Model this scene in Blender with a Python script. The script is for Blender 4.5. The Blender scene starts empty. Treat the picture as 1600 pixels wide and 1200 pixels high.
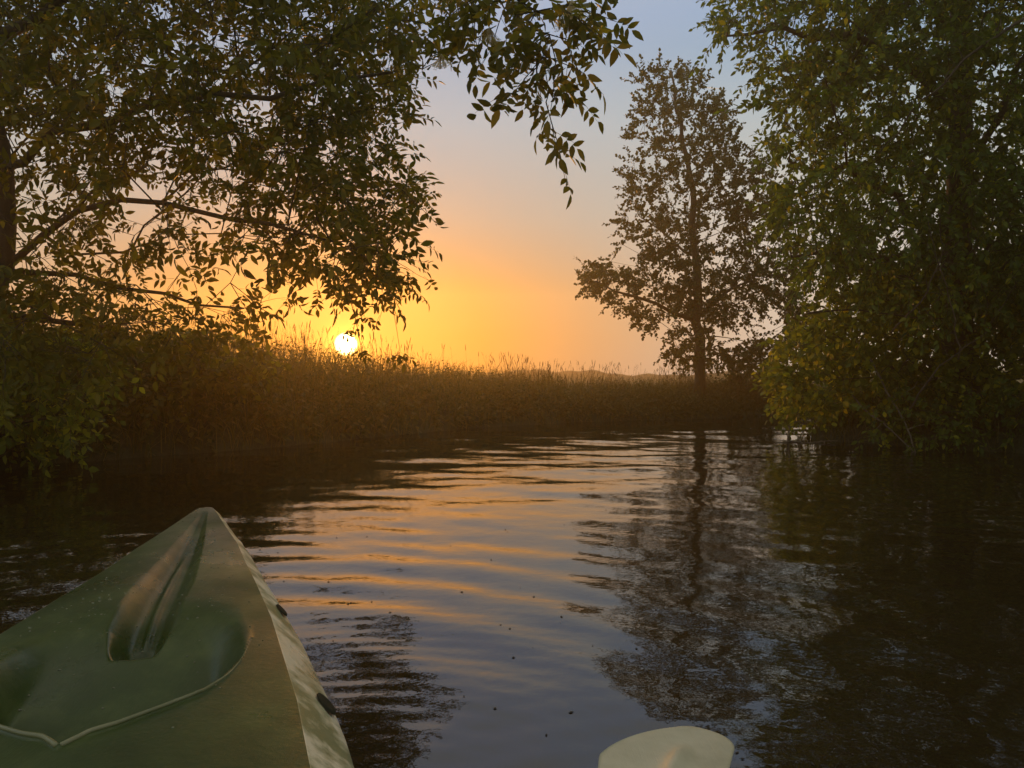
import bpy, math, random
import numpy as np
from mathutils import Vector, Matrix
random.seed(7); R = np.random.default_rng(11)
SC = bpy.context.scene; COL = SC.collection
PI = math.pi
# ------------------------------------------------------------------ camera, light, exposure
CAM_H = 0.75; HOR = 588.0; F = 1200.0
SUN_AZ = math.radians(-12.2); SUN_EL = math.radians(3.8); DISC_EL = math.radians(2.35)
cam_d = bpy.data.cameras.new('camera'); cam = bpy.data.objects.new('camera', cam_d); COL.objects.link(cam)
cam.location = (0, 0, CAM_H); cam.rotation_euler = (math.radians(90) - math.atan((600-HOR)/F), 0, 0)
cam_d.lens = 27.0; cam_d.sensor_width = 36.0; cam_d.clip_start = 0.02; cam_d.clip_end = 20000
SC.camera = cam
SC.render.engine = 'CYCLES'
SC.view_settings.view_transform = 'Standard'; SC.view_settings.look = 'None'
SC.view_settings.exposure = 0.32; SC.view_settings.gamma = 1.0
SC.cycles.use_denoising = True
SC.cycles.max_bounces = 8; SC.cycles.diffuse_bounces = 2; SC.cycles.glossy_bounces = 3
SC.cycles.transmission_bounces = 4; SC.cycles.volume_bounces = 0; SC.cycles.transparent_max_bounces = 8
SC.cycles.sample_clamp_indirect = 4.0

def sundir(el):
    return Vector((math.sin(SUN_AZ)*math.cos(el), math.cos(SUN_AZ)*math.cos(el), math.sin(el)))
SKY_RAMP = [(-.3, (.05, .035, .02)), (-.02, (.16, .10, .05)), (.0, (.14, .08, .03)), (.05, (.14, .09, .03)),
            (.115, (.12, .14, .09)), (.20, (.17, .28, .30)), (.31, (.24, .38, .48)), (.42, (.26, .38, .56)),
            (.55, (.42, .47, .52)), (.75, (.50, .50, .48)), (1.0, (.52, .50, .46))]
def build_world():
    w = bpy.data.worlds.new('World'); SC.world = w; w.use_nodes = True
    nt = w.node_tree; nt.nodes.clear(); N = nt.nodes.new; L = nt.links.new
    out = N('ShaderNodeOutputWorld'); bg = N('ShaderNodeBackground'); bg.inputs['Strength'].default_value = 0.1
    L(bg.outputs[0], out.inputs[0])
    sky = N('ShaderNodeTexSky'); sky.sky_type = 'NISHITA'; sky.sun_disc = False
    sky.sun_elevation = SUN_EL; sky.sun_rotation = SUN_AZ; sky.air_density = 1.2; sky.dust_density = 2.0
    tc = N('ShaderNodeTexCoord'); nrm = N('ShaderNodeVectorMath'); nrm.operation = 'NORMALIZE'
    L(tc.outputs['Generated'], nrm.inputs[0])
    sep = N('ShaderNodeSeparateXYZ'); L(nrm.outputs[0], sep.inputs[0])
    mr = N('ShaderNodeMapRange'); mr.inputs[1].default_value = -.3; mr.inputs[2].default_value = 1.0
    L(sep.outputs['Z'], mr.inputs[0])
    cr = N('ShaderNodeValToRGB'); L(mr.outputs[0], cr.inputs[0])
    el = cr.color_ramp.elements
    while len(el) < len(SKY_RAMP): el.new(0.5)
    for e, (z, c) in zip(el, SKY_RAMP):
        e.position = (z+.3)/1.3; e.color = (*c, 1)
    # paler and pinker away from the sun
    d = N('ShaderNodeVectorMath'); d.operation = 'DOT_PRODUCT'; L(nrm.outputs[0], d.inputs[0]); d.inputs[1].default_value = sundir(DISC_EL)
    def math_(op, a, b=None, clamp=False):
        m = N('ShaderNodeMath'); m.operation = op; m.use_clamp = clamp
        for i, v in enumerate((a, b)):
            if v is None: continue
            if hasattr(v, 'default_value') or hasattr(v, 'links'): L(v, m.inputs[i])
            else: m.inputs[i].default_value = v
        return m.outputs[0]
    def mixc(mode, fac, a, b):
        m = N('ShaderNodeMix'); m.data_type = 'RGBA'; m.blend_type = mode; m.clamp_result = False
        for s, v in ((m.inputs[0], fac), (m.inputs[6], a), (m.inputs[7], b)):
            if hasattr(v, 'links'): L(v, s)
            else: s.default_value = v
        return m.outputs[2]
    away = math_('MULTIPLY', math_('SUBTRACT', 0.985, d.outputs['Value'], True), 8.0, True)
    lowz = math_('SUBTRACT', 1.0, math_('MULTIPLY', sep.outputs['Z'], 2.6, True), True)
    pale = mixc('MIX', math_('MULTIPLY', away, math_('MULTIPLY', lowz, 1.6, True)), cr.outputs[0], (.68, .66, .63, 1))
    ang = math_('ARCCOSINE', d.outputs['Value'])
    def glow(col, width, amp):
        f = math_('MULTIPLY', math_('POWER', math.e, math_('MULTIPLY', math_('POWER', math_('DIVIDE', ang, width), 1.0), -1.0)), amp)
        return f, col
    c = pale
    for col, wd, amp in (((1.0, .35, .02, 1), .05, .15), ((1.0, .58, .08, 1), .011, 6.0)):
        f, cc = glow(col, wd, amp); c = mixc('ADD', f, c, cc)
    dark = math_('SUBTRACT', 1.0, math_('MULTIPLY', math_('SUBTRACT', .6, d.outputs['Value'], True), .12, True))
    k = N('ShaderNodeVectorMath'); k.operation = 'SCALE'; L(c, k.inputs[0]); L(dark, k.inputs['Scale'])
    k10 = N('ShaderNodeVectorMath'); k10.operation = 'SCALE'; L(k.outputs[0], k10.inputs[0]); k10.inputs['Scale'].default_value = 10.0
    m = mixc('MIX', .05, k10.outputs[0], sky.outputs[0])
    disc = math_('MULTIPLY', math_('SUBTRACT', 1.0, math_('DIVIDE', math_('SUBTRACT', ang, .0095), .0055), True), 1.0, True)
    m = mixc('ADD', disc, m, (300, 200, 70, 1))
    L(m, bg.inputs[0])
build_world()
sl = bpy.data.lights.new('sun', 'SUN'); so = bpy.data.objects.new('sun', sl); COL.objects.link(so)
sl.energy = 2.0; sl.angle = math.radians(0.6); sl.color = (.97, .39, .07)
so.rotation_euler = sundir(SUN_EL).to_track_quat('Z', 'Y').to_euler()

# ------------------------------------------------------------------ helpers
def P(px, py, d): return np.array([(px-800)/F*d, d, CAM_H+(HOR-py)/F*d])
def tag(o, label=None, cat=None, group=None, kind=None):
    for k, v in (('label', label), ('category', cat), ('group', group), ('kind', kind)):
        if v: o[k] = v
    return o
def link(name, data, mat=None, parent=None):
    o = bpy.data.objects.new(name, data); COL.objects.link(o)
    if mat and data is not None and hasattr(data, 'materials') and not len(data.materials):
        for m in (mat if isinstance(mat, (list, tuple)) else [mat]): data.materials.append(m)
    if parent: o.parent = parent; o.matrix_parent_inverse = Matrix.Translation(-Vector(parent.location))
    return o
def npmesh(name, V, faces, smooth=False, mi=None):
    """faces: list of (k) int arrays, each n x k"""
    me = bpy.data.meshes.new(name); V = np.asarray(V, np.float32)
    me.vertices.add(len(V)); me.vertices.foreach_set('co', V.ravel())
    faces = [np.asarray(f) for f in faces if len(f)]
    tot = np.concatenate([np.full(len(f), f.shape[1]) for f in faces]); idx = np.concatenate([f.ravel() for f in faces])
    me.loops.add(len(idx)); me.loops.foreach_set('vertex_index', idx.astype(np.int32))
    me.polygons.add(len(tot)); st = np.concatenate([[0], np.cumsum(tot)[:-1]])
    me.polygons.foreach_set('loop_start', st.astype(np.int32)); me.polygons.foreach_set('loop_total', tot.astype(np.int32))
    if smooth: me.polygons.foreach_set('use_smooth', np.ones(len(tot), bool))
    if mi is not None: me.polygons.foreach_set('material_index', np.asarray(mi, np.int32))
    me.update(calc_edges=True); return me
class Bag:
    def __init__(s): s.V = []; s.q = []; s.t = []; s.n = 0
    def add(s, V, q=None, t=None):
        V = np.asarray(V, float).reshape(-1, 3); s.V.append(V)
        if q is not None and len(q): s.q.append(np.asarray(q)+s.n)
        if t is not None and len(t): s.t.append(np.asarray(t)+s.n)
        s.n += len(V)
    def mesh(s, name, smooth=False):
        f = []
        if s.q: f.append(np.concatenate(s.q))
        if s.t: f.append(np.concatenate(s.t))
        return npmesh(name, np.concatenate(s.V), f, smooth)
def instance(T, O, Fr, S, bag):
    """template T=(V,quads,tris) at origins O with frames Fr (n,3,3 columns=axes), scales S"""
    V, q, t = T; n = len(O)
    W = np.einsum('nij,vj->nvi', Fr, V)*S[:, None, None]+O[:, None, :]
    off = (np.arange(n)*len(V))[:, None, None]
    bag.add(W.reshape(-1, 3), (q[None]+off).reshape(-1, 4) if len(q) else None, (t[None]+off).reshape(-1, 3) if len(t) else None)
def norm(a): return a/np.maximum(np.linalg.norm(a, axis=-1, keepdims=True), 1e-9)
def frames(D, up, roll):
    """x=D, z close to up, rolled about x"""
    x = norm(D); z = up-(up*x).sum(-1, keepdims=True)*x
    bad = np.linalg.norm(z, axis=-1) < 1e-3; z[bad] = np.cross(x[bad], [1, 0, 0]); z = norm(z); y = np.cross(z, x)
    c, s = np.cos(roll)[:, None], np.sin(roll)[:, None]
    return np.stack([x, y*c+z*s, z*c-y*s], -1)
def tube(bag, pts, rad, n=6):
    pts = np.asarray(pts, float); rad = np.asarray(rad, float); m = len(pts)
    if m < 2: return
    tg = norm(np.gradient(pts, axis=0)); ref = np.array([.13, .31, .94]) if abs(tg[0] @ np.array([.13, .31, .94])) < .9 else np.array([1., 0, 0])
    a = norm(np.cross(tg, ref)); b = np.cross(tg, a)
    th = np.arange(n)*2*PI/n
    V = pts[:, None]+rad[:, None, None]*(np.cos(th)[None, :, None]*a[:, None]+np.sin(th)[None, :, None]*b[:, None])
    i = np.arange(m-1)[:, None]*n; j = np.arange(n)[None]; k = (j+1) % n
    q = np.stack([i+j, i+k, i+n+k, i+n+j], -1).reshape(-1, 4)
    V = np.concatenate([V.reshape(-1, 3), pts[-1:]+tg[-1:]*rad[-1]*.5, pts[:1]])
    j = np.arange(n); k = (j+1) % n
    t = np.concatenate([np.stack([(m-1)*n+j, (m-1)*n+k, np.full(n, m*n)], -1), np.stack([k, j, np.full(n, m*n+1)], -1)])
    bag.add(V, q, t)
def inpoly(p, poly):
    x, y = p; c = False; n = len(poly)
    for i in range(n):
        x1, y1 = poly[i]; x2, y2 = poly[i-1]
        if (y1 > y) != (y2 > y) and x < (x2-x1)*(y-y1)/(y2-y1)+x1: c = not c
    return c

# ------------------------------------------------------------------ materials
def mat(name):
    m = bpy.data.materials.new(name); m.use_nodes = True; nt = m.node_tree; nt.nodes.clear()
    out = nt.nodes.new('ShaderNodeOutputMaterial'); return m, nt, out
def pr(nt, out, **k):
    b = nt.nodes.new('ShaderNodeBsdfPrincipled')
    for n, v in k.items():
        b.inputs[n.replace('_', ' ')].default_value = v
    nt.links.new(b.outputs[0], out.inputs[0]); return b
def ramp(nt, src, stops):
    c = nt.nodes.new('ShaderNodeValToRGB'); el = c.color_ramp.elements
    while len(el) < len(stops): el.new(.5)
    for e, (p, col) in zip(el, stops): e.position = p; e.color = (*col, 1)
    nt.links.new(src, c.inputs[0]); return c.outputs[0]
def noise(nt, scale, detail=4, vec=None, rough=.6):
    n = nt.nodes.new('ShaderNodeTexNoise'); n.inputs['Scale'].default_value = scale; n.inputs['Detail'].default_value = detail
    n.inputs['Roughness'].default_value = rough
    if vec is None:
        tc = nt.nodes.new('ShaderNodeTexCoord'); vec = tc.outputs['Object']
    nt.links.new(vec, n.inputs['Vector']); return n
def bump(nt, h, b, strength, dist):
    n = nt.nodes.new('ShaderNodeBump'); n.inputs['Strength'].default_value = strength; n.inputs['Distance'].default_value = dist
    nt.links.new(h, n.inputs['Height']); nt.links.new(n.outputs[0], b.inputs['Normal']); return n
def leaf_mat(name, stops, trans=.45, gloss=.5):
    m, nt, out = mat(name); g = nt.nodes.new('ShaderNodeNewGeometry'); oi = nt.nodes.new('ShaderNodeObjectInfo')
    ad = nt.nodes.new('ShaderNodeMath'); ad.operation = 'ADD'; fr = nt.nodes.new('ShaderNodeMath'); fr.operation = 'FRACT'
    nt.links.new(g.outputs['Random Per Island'], ad.inputs[0]); nt.links.new(oi.outputs['Random'], ad.inputs[1]); nt.links.new(ad.outputs[0], fr.inputs[0])
    c = ramp(nt, fr.outputs[0], stops)
    b = nt.nodes.new('ShaderNodeBsdfPrincipled'); b.inputs['Roughness'].default_value = gloss; nt.links.new(c, b.inputs['Base Color'])
    b.inputs['Specular IOR Level'].default_value = .16
    t = nt.nodes.new('ShaderNodeBsdfTranslucent'); br = nt.nodes.new('ShaderNodeMix'); br.data_type = 'RGBA'; br.blend_type = 'MULTIPLY'
    br.inputs[0].default_value = 1; nt.links.new(c, br.inputs[6]); br.inputs[7].default_value = (2.2, 2.0, .9, 1); br.clamp_result = False
    nt.links.new(br.outputs[2], t.inputs[0])
    mx = nt.nodes.new('ShaderNodeMixShader'); mx.inputs[0].default_value = trans
    nt.links.new(b.outputs[0], mx.inputs[1]); nt.links.new(t.outputs[0], mx.inputs[2]); nt.links.new(mx.outputs[0], out.inputs[0]); return m
M = {}
M['elder_leaf'] = leaf_mat('elder_leaf', [(0, (.055, .06, .012)), (.5, (.08, .085, .014)), (.85, (.115, .115, .018)), (1, (.18, .17, .02))])
M['hornbeam_leaf'] = leaf_mat('hornbeam_leaf', [(0, (.05, .08, .022)), (.5, (.075, .12, .025)), (.9, (.12, .17, .028)), (1, (.30, .30, .02))])
M['shrub_leaf'] = leaf_mat('shrub_leaf', [(0, (.07, .10, .02)), (.45, (.12, .155, .025)), (.85, (.20, .22, .03)), (1, (.36, .34, .03))])
M['alder_leaf'] = leaf_mat('alder_leaf', [(0, (.04, .055, .02)), (.6, (.055, .07, .022)), (1, (.08, .09, .025))], .25)
M['grass'] = leaf_mat('grass', [(0, (.05, .06, .018)), (.6, (.075, .08, .022)), (1, (.14, .12, .04))], .3, .6)
M['straw'] = leaf_mat('straw', [(0, (.07, .055, .025)), (1, (.12, .09, .045))], .35, .7)
M['flower'] = leaf_mat('flower', [(0, (.45, .42, .3)), (1, (.6, .56, .42))], .4, .8)
def m_bark(name, c1, c2, sc):
    m, nt, out = mat(name); b = pr(nt, out, Roughness=.9)
    tc = nt.nodes.new('ShaderNodeTexCoord'); mp = nt.nodes.new('ShaderNodeMapping'); mp.inputs['Scale'].default_value = (1, 1, .25)
    nt.links.new(tc.outputs['Object'], mp.inputs[0]); n = noise(nt, sc, 8, mp.outputs[0], .7)
    nt.links.new(ramp(nt, n.outputs[0], [(.3, c1), (.7, c2)]), b.inputs['Base Color']); bump(nt, n.outputs[0], b, .8, .02); return m
M['bark'] = m_bark('bark', (.03, .022, .014), (.09, .07, .045), 18)
M['dead_wood'] = m_bark('dead_wood', (.10, .085, .06), (.22, .19, .14), 25)
def m_soil():
    m, nt, out = mat('soil'); b = pr(nt, out, Roughness=.95); n = noise(nt, 1.3, 8); n2 = noise(nt, 14, 6)
    mx = nt.nodes.new('ShaderNodeMath'); mx.operation = 'MULTIPLY'; nt.links.new(n.outputs[0], mx.inputs[0]); nt.links.new(n2.outputs[0], mx.inputs[1])
    nt.links.new(ramp(nt, mx.outputs[0], [(.1, (.02, .016, .01)), (.25, (.04, .045, .014)), (.5, (.07, .07, .03))]), b.inputs['Base Color'])
    bump(nt, n2.outputs[0], b, 1, .05); return m
M['soil'] = m_soil()
def m_water():
    m, nt, out = mat('water'); b = pr(nt, out, Roughness=.03, IOR=1.6)
    b.inputs['Base Color'].default_value = (.022, .015, .006, 1); b.inputs['Specular IOR Level'].default_value = .5
    tc = nt.nodes.new('ShaderNodeTexCoord'); n = noise(nt, 9, 3, tc.outputs['Object'], .5); n2 = noise(nt, 34, 2, tc.outputs['Object'], .5)
    b1 = nt.nodes.new('ShaderNodeBump'); b1.inputs['Strength'].default_value = 1; b1.inputs['Distance'].default_value = .0017
    b2 = nt.nodes.new('ShaderNodeBump'); b2.inputs['Strength'].default_value = 1; b2.inputs['Distance'].default_value = .00035
    nt.links.new(n.outputs[0], b1.inputs['Height']); nt.links.new(n2.outputs[0], b2.inputs['Height'])
    nt.links.new(b1.outputs[0], b2.inputs['Normal']); nt.links.new(b2.outputs[0], b.inputs['Normal']); return m
M['water'] = m_water()
def m_plastic(name, c1, c2, c3, rough, sc=5, lo=.35, hi=.65, spec=.5):
    m, nt, out = mat(name); b = pr(nt, out, Roughness=rough); b.inputs['Specular IOR Level'].default_value = spec; n = noise(nt, sc, 7, None, .65); n2 = noise(nt, 90, 4); n3 = noise(nt, 3.1, 5)
    base = ramp(nt, n.outputs[0], [(lo, c1), (.5, c2), (hi, c3)])
    nt.links.new(base, b.inputs['Base Color'])
    rr = nt.nodes.new('ShaderNodeMapRange'); rr.inputs[1].default_value = .35; rr.inputs[2].default_value = .65
    rr.inputs[3].default_value = rough-.12; rr.inputs[4].default_value = rough+.18; nt.links.new(n3.outputs[0], rr.inputs[0]); nt.links.new(rr.outputs[0], b.inputs['Roughness'])
    # scuffs: stretched scratches along the boat
    tc = nt.nodes.new('ShaderNodeTexCoord'); mp = nt.nodes.new('ShaderNodeMapping'); mp.inputs['Scale'].default_value = (60, 4, 4); mp.inputs['Rotation'].default_value = (0, 0, .4)
    nt.links.new(tc.outputs['Object'], mp.inputs[0]); n4 = noise(nt, 2.5, 5, mp.outputs[0], .7)
    ad = nt.nodes.new('ShaderNodeMath'); ad.operation = 'ADD'; nt.links.new(n2.outputs[0], ad.inputs[0]); nt.links.new(n4.outputs[0], ad.inputs[1])
    bump(nt, ad.outputs[0], b, .35, .0015); return m
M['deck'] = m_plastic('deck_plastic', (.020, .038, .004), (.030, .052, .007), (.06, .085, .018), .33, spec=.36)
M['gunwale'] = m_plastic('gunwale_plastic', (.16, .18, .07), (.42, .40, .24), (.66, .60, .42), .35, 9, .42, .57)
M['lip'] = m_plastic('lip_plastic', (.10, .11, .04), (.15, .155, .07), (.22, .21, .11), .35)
M['rubber_and_hollow_shade'] = m_plastic('rubber_and_hollow_shade', (.010, .012, .007), (.013, .016, .008), (.02, .022, .012), .7, spec=.1)  # rubber of the drip rings; painted recess shade on the grip ovals
M['blade'] = m_plastic('blade_nylon', (.33, .31, .20), (.42, .39, .26), (.48, .45, .31), .38, 7)
M['shaft'] = m_plastic('shaft_alloy', (.10, .10, .10), (.13, .13, .13), (.18, .18, .18), .35)
M['rust'] = m_plastic('rib_core', (.16, .07, .02), (.25, .11, .03), (.35, .18, .06), .4)
def m_plain(name, c, r, **k):
    m, nt, out = mat(name); b = pr(nt, out, Roughness=r, **k); n = noise(nt, 8, 4)
    nt.links.new(ramp(nt, n.outputs[0], [(.3, tuple(x*.8 for x in c)), (.7, tuple(min(1, x*1.15) for x in c))]), b.inputs['Base Color']); return m
M['droplet'] = m_plain('droplet', (.14, .15, .09), .05, IOR=1.33)
M['vapour'] = m_plain('vapour', (.9, .85, .8), 1)
M['hill'] = m_plain('hill', (.05, .07, .05), 1)

# ------------------------------------------------------------------ terrain
FAR = [(-5.3, -14), (-5.2, -3), (-5.0, 2), (-4.7, 4.5), (-4.1, 6.3), (-3.35, 7.25), (-2.4, 8.2), (-1.6, 9.6), (-.47, 11.2), (1.04, 12.5), (3.35, 13.4), (5.9, 15.6), (12, 19), (30, 24), (60, 30)]
RIGHT = [(60, 25), (30, 19), (13, 15), (7.5, 12.6), (5.0, 11.0), (3.8, 9.9), (3.6, 9.2), (3.9, 8.5), (4.4, 7.9), (5.1, 7.3), (5.5, 6), (5.7, 3), (5.8, -3), (6, -14)]
RIV = np.array(FAR+RIGHT, float)
def land_sd(X, Y):
    """signed distance to the waterline, positive on land"""
    p = np.stack([X, Y], -1); best = np.full(X.shape, 1e9); ins = np.zeros(X.shape, bool); n = len(RIV)
    for i in range(n):
        a = RIV[i-1]; b = RIV[i]; ab = b-a; t = np.clip(((p-a)@ab)/(ab@ab), 0, 1)
        dd = np.linalg.norm(p-a-t[..., None]*ab, axis=-1); best = np.minimum(best, dd)
        c = ((a[1] > Y) != (b[1] > Y)) & (X < (b[0]-a[0])*(Y-a[1])/(b[1]-a[1]+1e-12)+a[0]); ins ^= c
    return np.where(ins, -best, best)
def wob(X, Y): return .5*np.sin(X*1.7+np.sin(Y*.9)*1.3)+.5*np.sin(Y*1.3+np.sin(X*1.1)*1.7)
def ground_z(X, Y):
    X = np.asarray(X, float); Y = np.asarray(Y, float); s = land_sd(X, Y)
    left = np.clip((2.5-X)/6.5, 0, 1)*np.clip((Y+2)/5, 0, 1)
    top = .33+.42*left*left
    h = np.where(s > 0, top*(1-np.exp(-s/.45))+.04*wob(X*2, Y*2)*np.clip(s, 0, 1), -.7*(1-np.exp(s/.6)))
    return h+np.where(s > 0, .10*np.clip((s-8)/40, 0, 1), 0)
def axis(lo, hi, a, b, step, growth=1.18):
    c = list(np.arange(a, b+1e-6, step)); s = step
    while c[-1] < hi: s *= growth; c.append(c[-1]+s)
    s = step
    while c[0] > lo: s *= growth; c.insert(0, c[0]-s)
    return np.array(c)
def grid(xs, ys, zf):
    X, Y = np.meshgrid(xs, ys); Z = zf(X, Y); V = np.stack([X, Y, Z], -1).reshape(-1, 3); nx, ny = len(xs), len(ys)
    i = np.arange(ny-1)[:, None]*nx; j = np.arange(nx-1)[None]
    return V, np.stack([i+j, i+j+1, i+nx+j+1, i+nx+j], -1).reshape(-1, 4)
V, q = grid(axis(-85, 85, -9, 14, .2), axis(-30, 78, -4, 22, .2), ground_z)
tag(link('ground', npmesh('ground', V, [q], True), M['soil']), 'dark earth river banks rising from the water into flat fields', None, None, 'structure')
# hills
def hills():
    xs = np.linspace(-84, 84, 400); rows = []
    for k, (y, f) in enumerate(((58, 0), (60, .75), (62, 1), (66, .8), (71, 0))):
        hz = .42+.25*np.sin(xs*.04+1)+.2*np.sin(xs*.12+2)+.12*np.sin(xs*.4)+.1*np.sin(xs*1.2)+.07*np.sin(xs*2.9+1)
        hz = np.clip(hz+.5*np.clip((xs-12)/25, 0, 1), .3, None)
        rows.append(np.stack([xs, np.full_like(xs, y)+1*np.sin(xs*.2), np.where(f == 0, -1, hz*f)+.35], -1))
    V = np.concatenate(rows); n = len(xs); i = np.arange(4)[:, None]*n; j = np.arange(n-1)[None]
    q = np.stack([i+j, i+j+1, i+n+j+1, i+n+j], -1).reshape(-1, 4)
    tag(link('hills', npmesh('hills', V, [q], True), M['hill']), 'low wooded rise on the horizon beyond the fields', None, None, 'structure')
hills()

# ------------------------------------------------------------------ water
def water_z(X, Y):
    r2 = np.random.default_rng(5); Z = np.zeros_like(X)
    dist = np.hypot(X, Y)
    for i in range(34):
        lam = .16*(1.12**(i % 17)) if i < 17 else r2.uniform(.25, 1.3)
        th = PI/2+r2.normal(0, .55); k = 2*PI/lam; sl = r2.uniform(.003, .0085)
        Z += sl/k*np.sin(k*(X*math.cos(th)+Y*math.sin(th))+r2.uniform(0, 7)+.8*np.sin(X*.9+i)+.6*np.sin(Y*.7+2*i))
    patch = .55+.45*np.sin(X*.8+1.3*np.sin(Y*.6))*np.sin(Y*.55+X*.3)
    Z *= (.55+.45*patch)*np.clip(.55+dist/9, .5, 1.5)
    # rings spreading from the bow
    for cx, cy, r0, w, lam, sl in ((-.75, 1.15, 1.6, .85, .30, .05), (-1.2, 2.2, 1.2, .7, .22, .02), (.5, -.2, 1.3, .8, .10, .035), (-.3, .9, 1.0, .6, .075, .035), (2.9, 5.2, 1.0, 1.0, .3, .03)):
        rr = np.hypot(X-cx, Y-cy)+.05*np.sin(3*np.arctan2(Y-cy, X-cx)); k = 2*PI/lam
        Z += sl/k*np.sin(k*rr)*np.exp(-((rr-r0)/w)**2)
    return Z
ys = [ .25]; 
while ys[-1] < 24: ys.append(ys[-1]+max(.014, ys[-1]*.0068))
ys = np.concatenate([np.linspace(-14, .2, 60), ys, np.linspace(25, 34, 12)])
V, q = grid(axis(-8, 60, -4.2, 6.5, .032, 1.1), ys, water_z)
tag(link('water', npmesh('water', V, [q], True), M['water']), 'calm brown river surface with gentle ripples', None, None, 'structure')
def specks():
    b = Bag()
    for _ in range(260):
        y = .9+7*random.random()**1.3; x = random.uniform(-.45, .45)*y+.1*y
        s = random.uniform(.0012, .0035); th = random.uniform(0, PI)
        c, si = math.cos(th), math.sin(th); z = float(water_z(np.array(x), np.array(y)))+.0012
        L = s*random.uniform(1, 2.5)
        b.add([(x+c*L, y+si*L, z), (x-si*s, y+c*s, z), (x-c*L, y-si*L, z), (x+si*s, y-c*s, z), (x, y, z+s*.8), (x, y, z-s*.5)], None,
              [(0, 1, 4), (1, 2, 4), (2, 3, 4), (3, 0, 4), (1, 0, 5), (2, 1, 5), (3, 2, 5), (0, 3, 5)])
    tag(link('floating_specks', b.mesh('floating_specks'), M['bark']), 'tiny dark specks of plant debris floating on the river', 'debris', None, 'stuff')
specks()

# ------------------------------------------------------------------ leaves
def leaflet(w, fold=.12, droop=.12, rows=((.0, 0), (.2, .36), (.45, .5), (.75, .32))):
    """leaf one unit long along x"""
    V = [(0, 0, 0)]; q = []; t = []; mid = [0]; lf = []; rt = []
    for (x, h) in rows[1:]:
        z = -droop*x*x; V += [(x, 0, z-fold*w*.5), (x, h*w, z+fold*w*h), (x, -h*w, z+fold*w*h)]
        k = len(V); mid.append(k-3); lf.append(k-2); rt.append(k-1)
    V.append((1, 0, -droop)); tip = len(V)-1
    t += [(0, mid[1], lf[0]), (0, rt[0], mid[1])]
    for i in range(len(lf)-1): q += [(mid[i+1], mid[i+2], lf[i+1], lf[i]), (mid[i+1], rt[i], rt[i+1], mid[i+2])]
    t += [(mid[-1], tip, lf[-1]), (mid[-1], rt[-1], tip)]
    return np.array(V, float), np.array(q), np.array(t)
SIMPLE = [(0, 0), (.35, .5), (.7, .38)]
def single(w): return leaflet(w, .15, .15, SIMPLE)
def combine(items):
    """items: (template, origin, frame, scale)"""
    b = Bag()
    for T, o, fr, s in items: instance(T, np.array([o], float), np.array([fr], float), np.array([s], float), b)
    return np.concatenate(b.V), (np.concatenate(b.q) if b.q else np.zeros((0, 4), int)), (np.concatenate(b.t) if b.t else np.zeros((0, 3), int))
def compound(seed):
    """elder leaf: stalk with five or seven leaflets, about 0.24 long"""
    r = np.random.default_rng(seed); T = leaflet(.40+.08*r.random(), .2, .10+.25*r.random()); items = []; b = Bag()
    pts = np.array([(x, .02*math.sin(x*9+seed), -.35*x*x) for x in np.linspace(0, .17, 5)]); tube(b, pts, np.linspace(.0016, .0008, 5), 3)
    pairs = [.07, .12] if seed % 3 else [.055, .095, .135]
    for px_ in pairs:
        for s in (1, -1):
            a = s*math.radians(r.uniform(48, 72)); D = np.array([[math.cos(a), math.sin(a), r.uniform(-.45, .1)]])
            items.append((T, (px_, 0, -.35*px_*px_), frames(D, np.array([[r.normal(0, .3), r.normal(0, .3), 1.]]), np.array([r.normal(0, .45)]))[0], r.uniform(.072, .095)))
    items.append((T, (.168, 0, -.35*.168**2), frames(np.array([[1, r.normal(0, .1), -.5]]), np.array([[0, 0, 1.]]), np.array([r.normal(0, .3)]))[0], r.uniform(.09, .11)))
    C = combine(items); V0 = np.concatenate(b.V); n = len(V0)
    return np.concatenate([V0, C[0]]), np.concatenate([np.concatenate(b.q), C[1]+n]), np.concatenate([np.concatenate(b.t), C[2]+n])
ELDER = [compound(s) for s in range(1, 7)]
HORN = [single(.5), single(.56), single(.45)]
ROUND = [leaflet(.8, .1, .1, ((0, 0), (.25, .42), (.55, .5), (.82, .36))), single(.75)]

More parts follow.
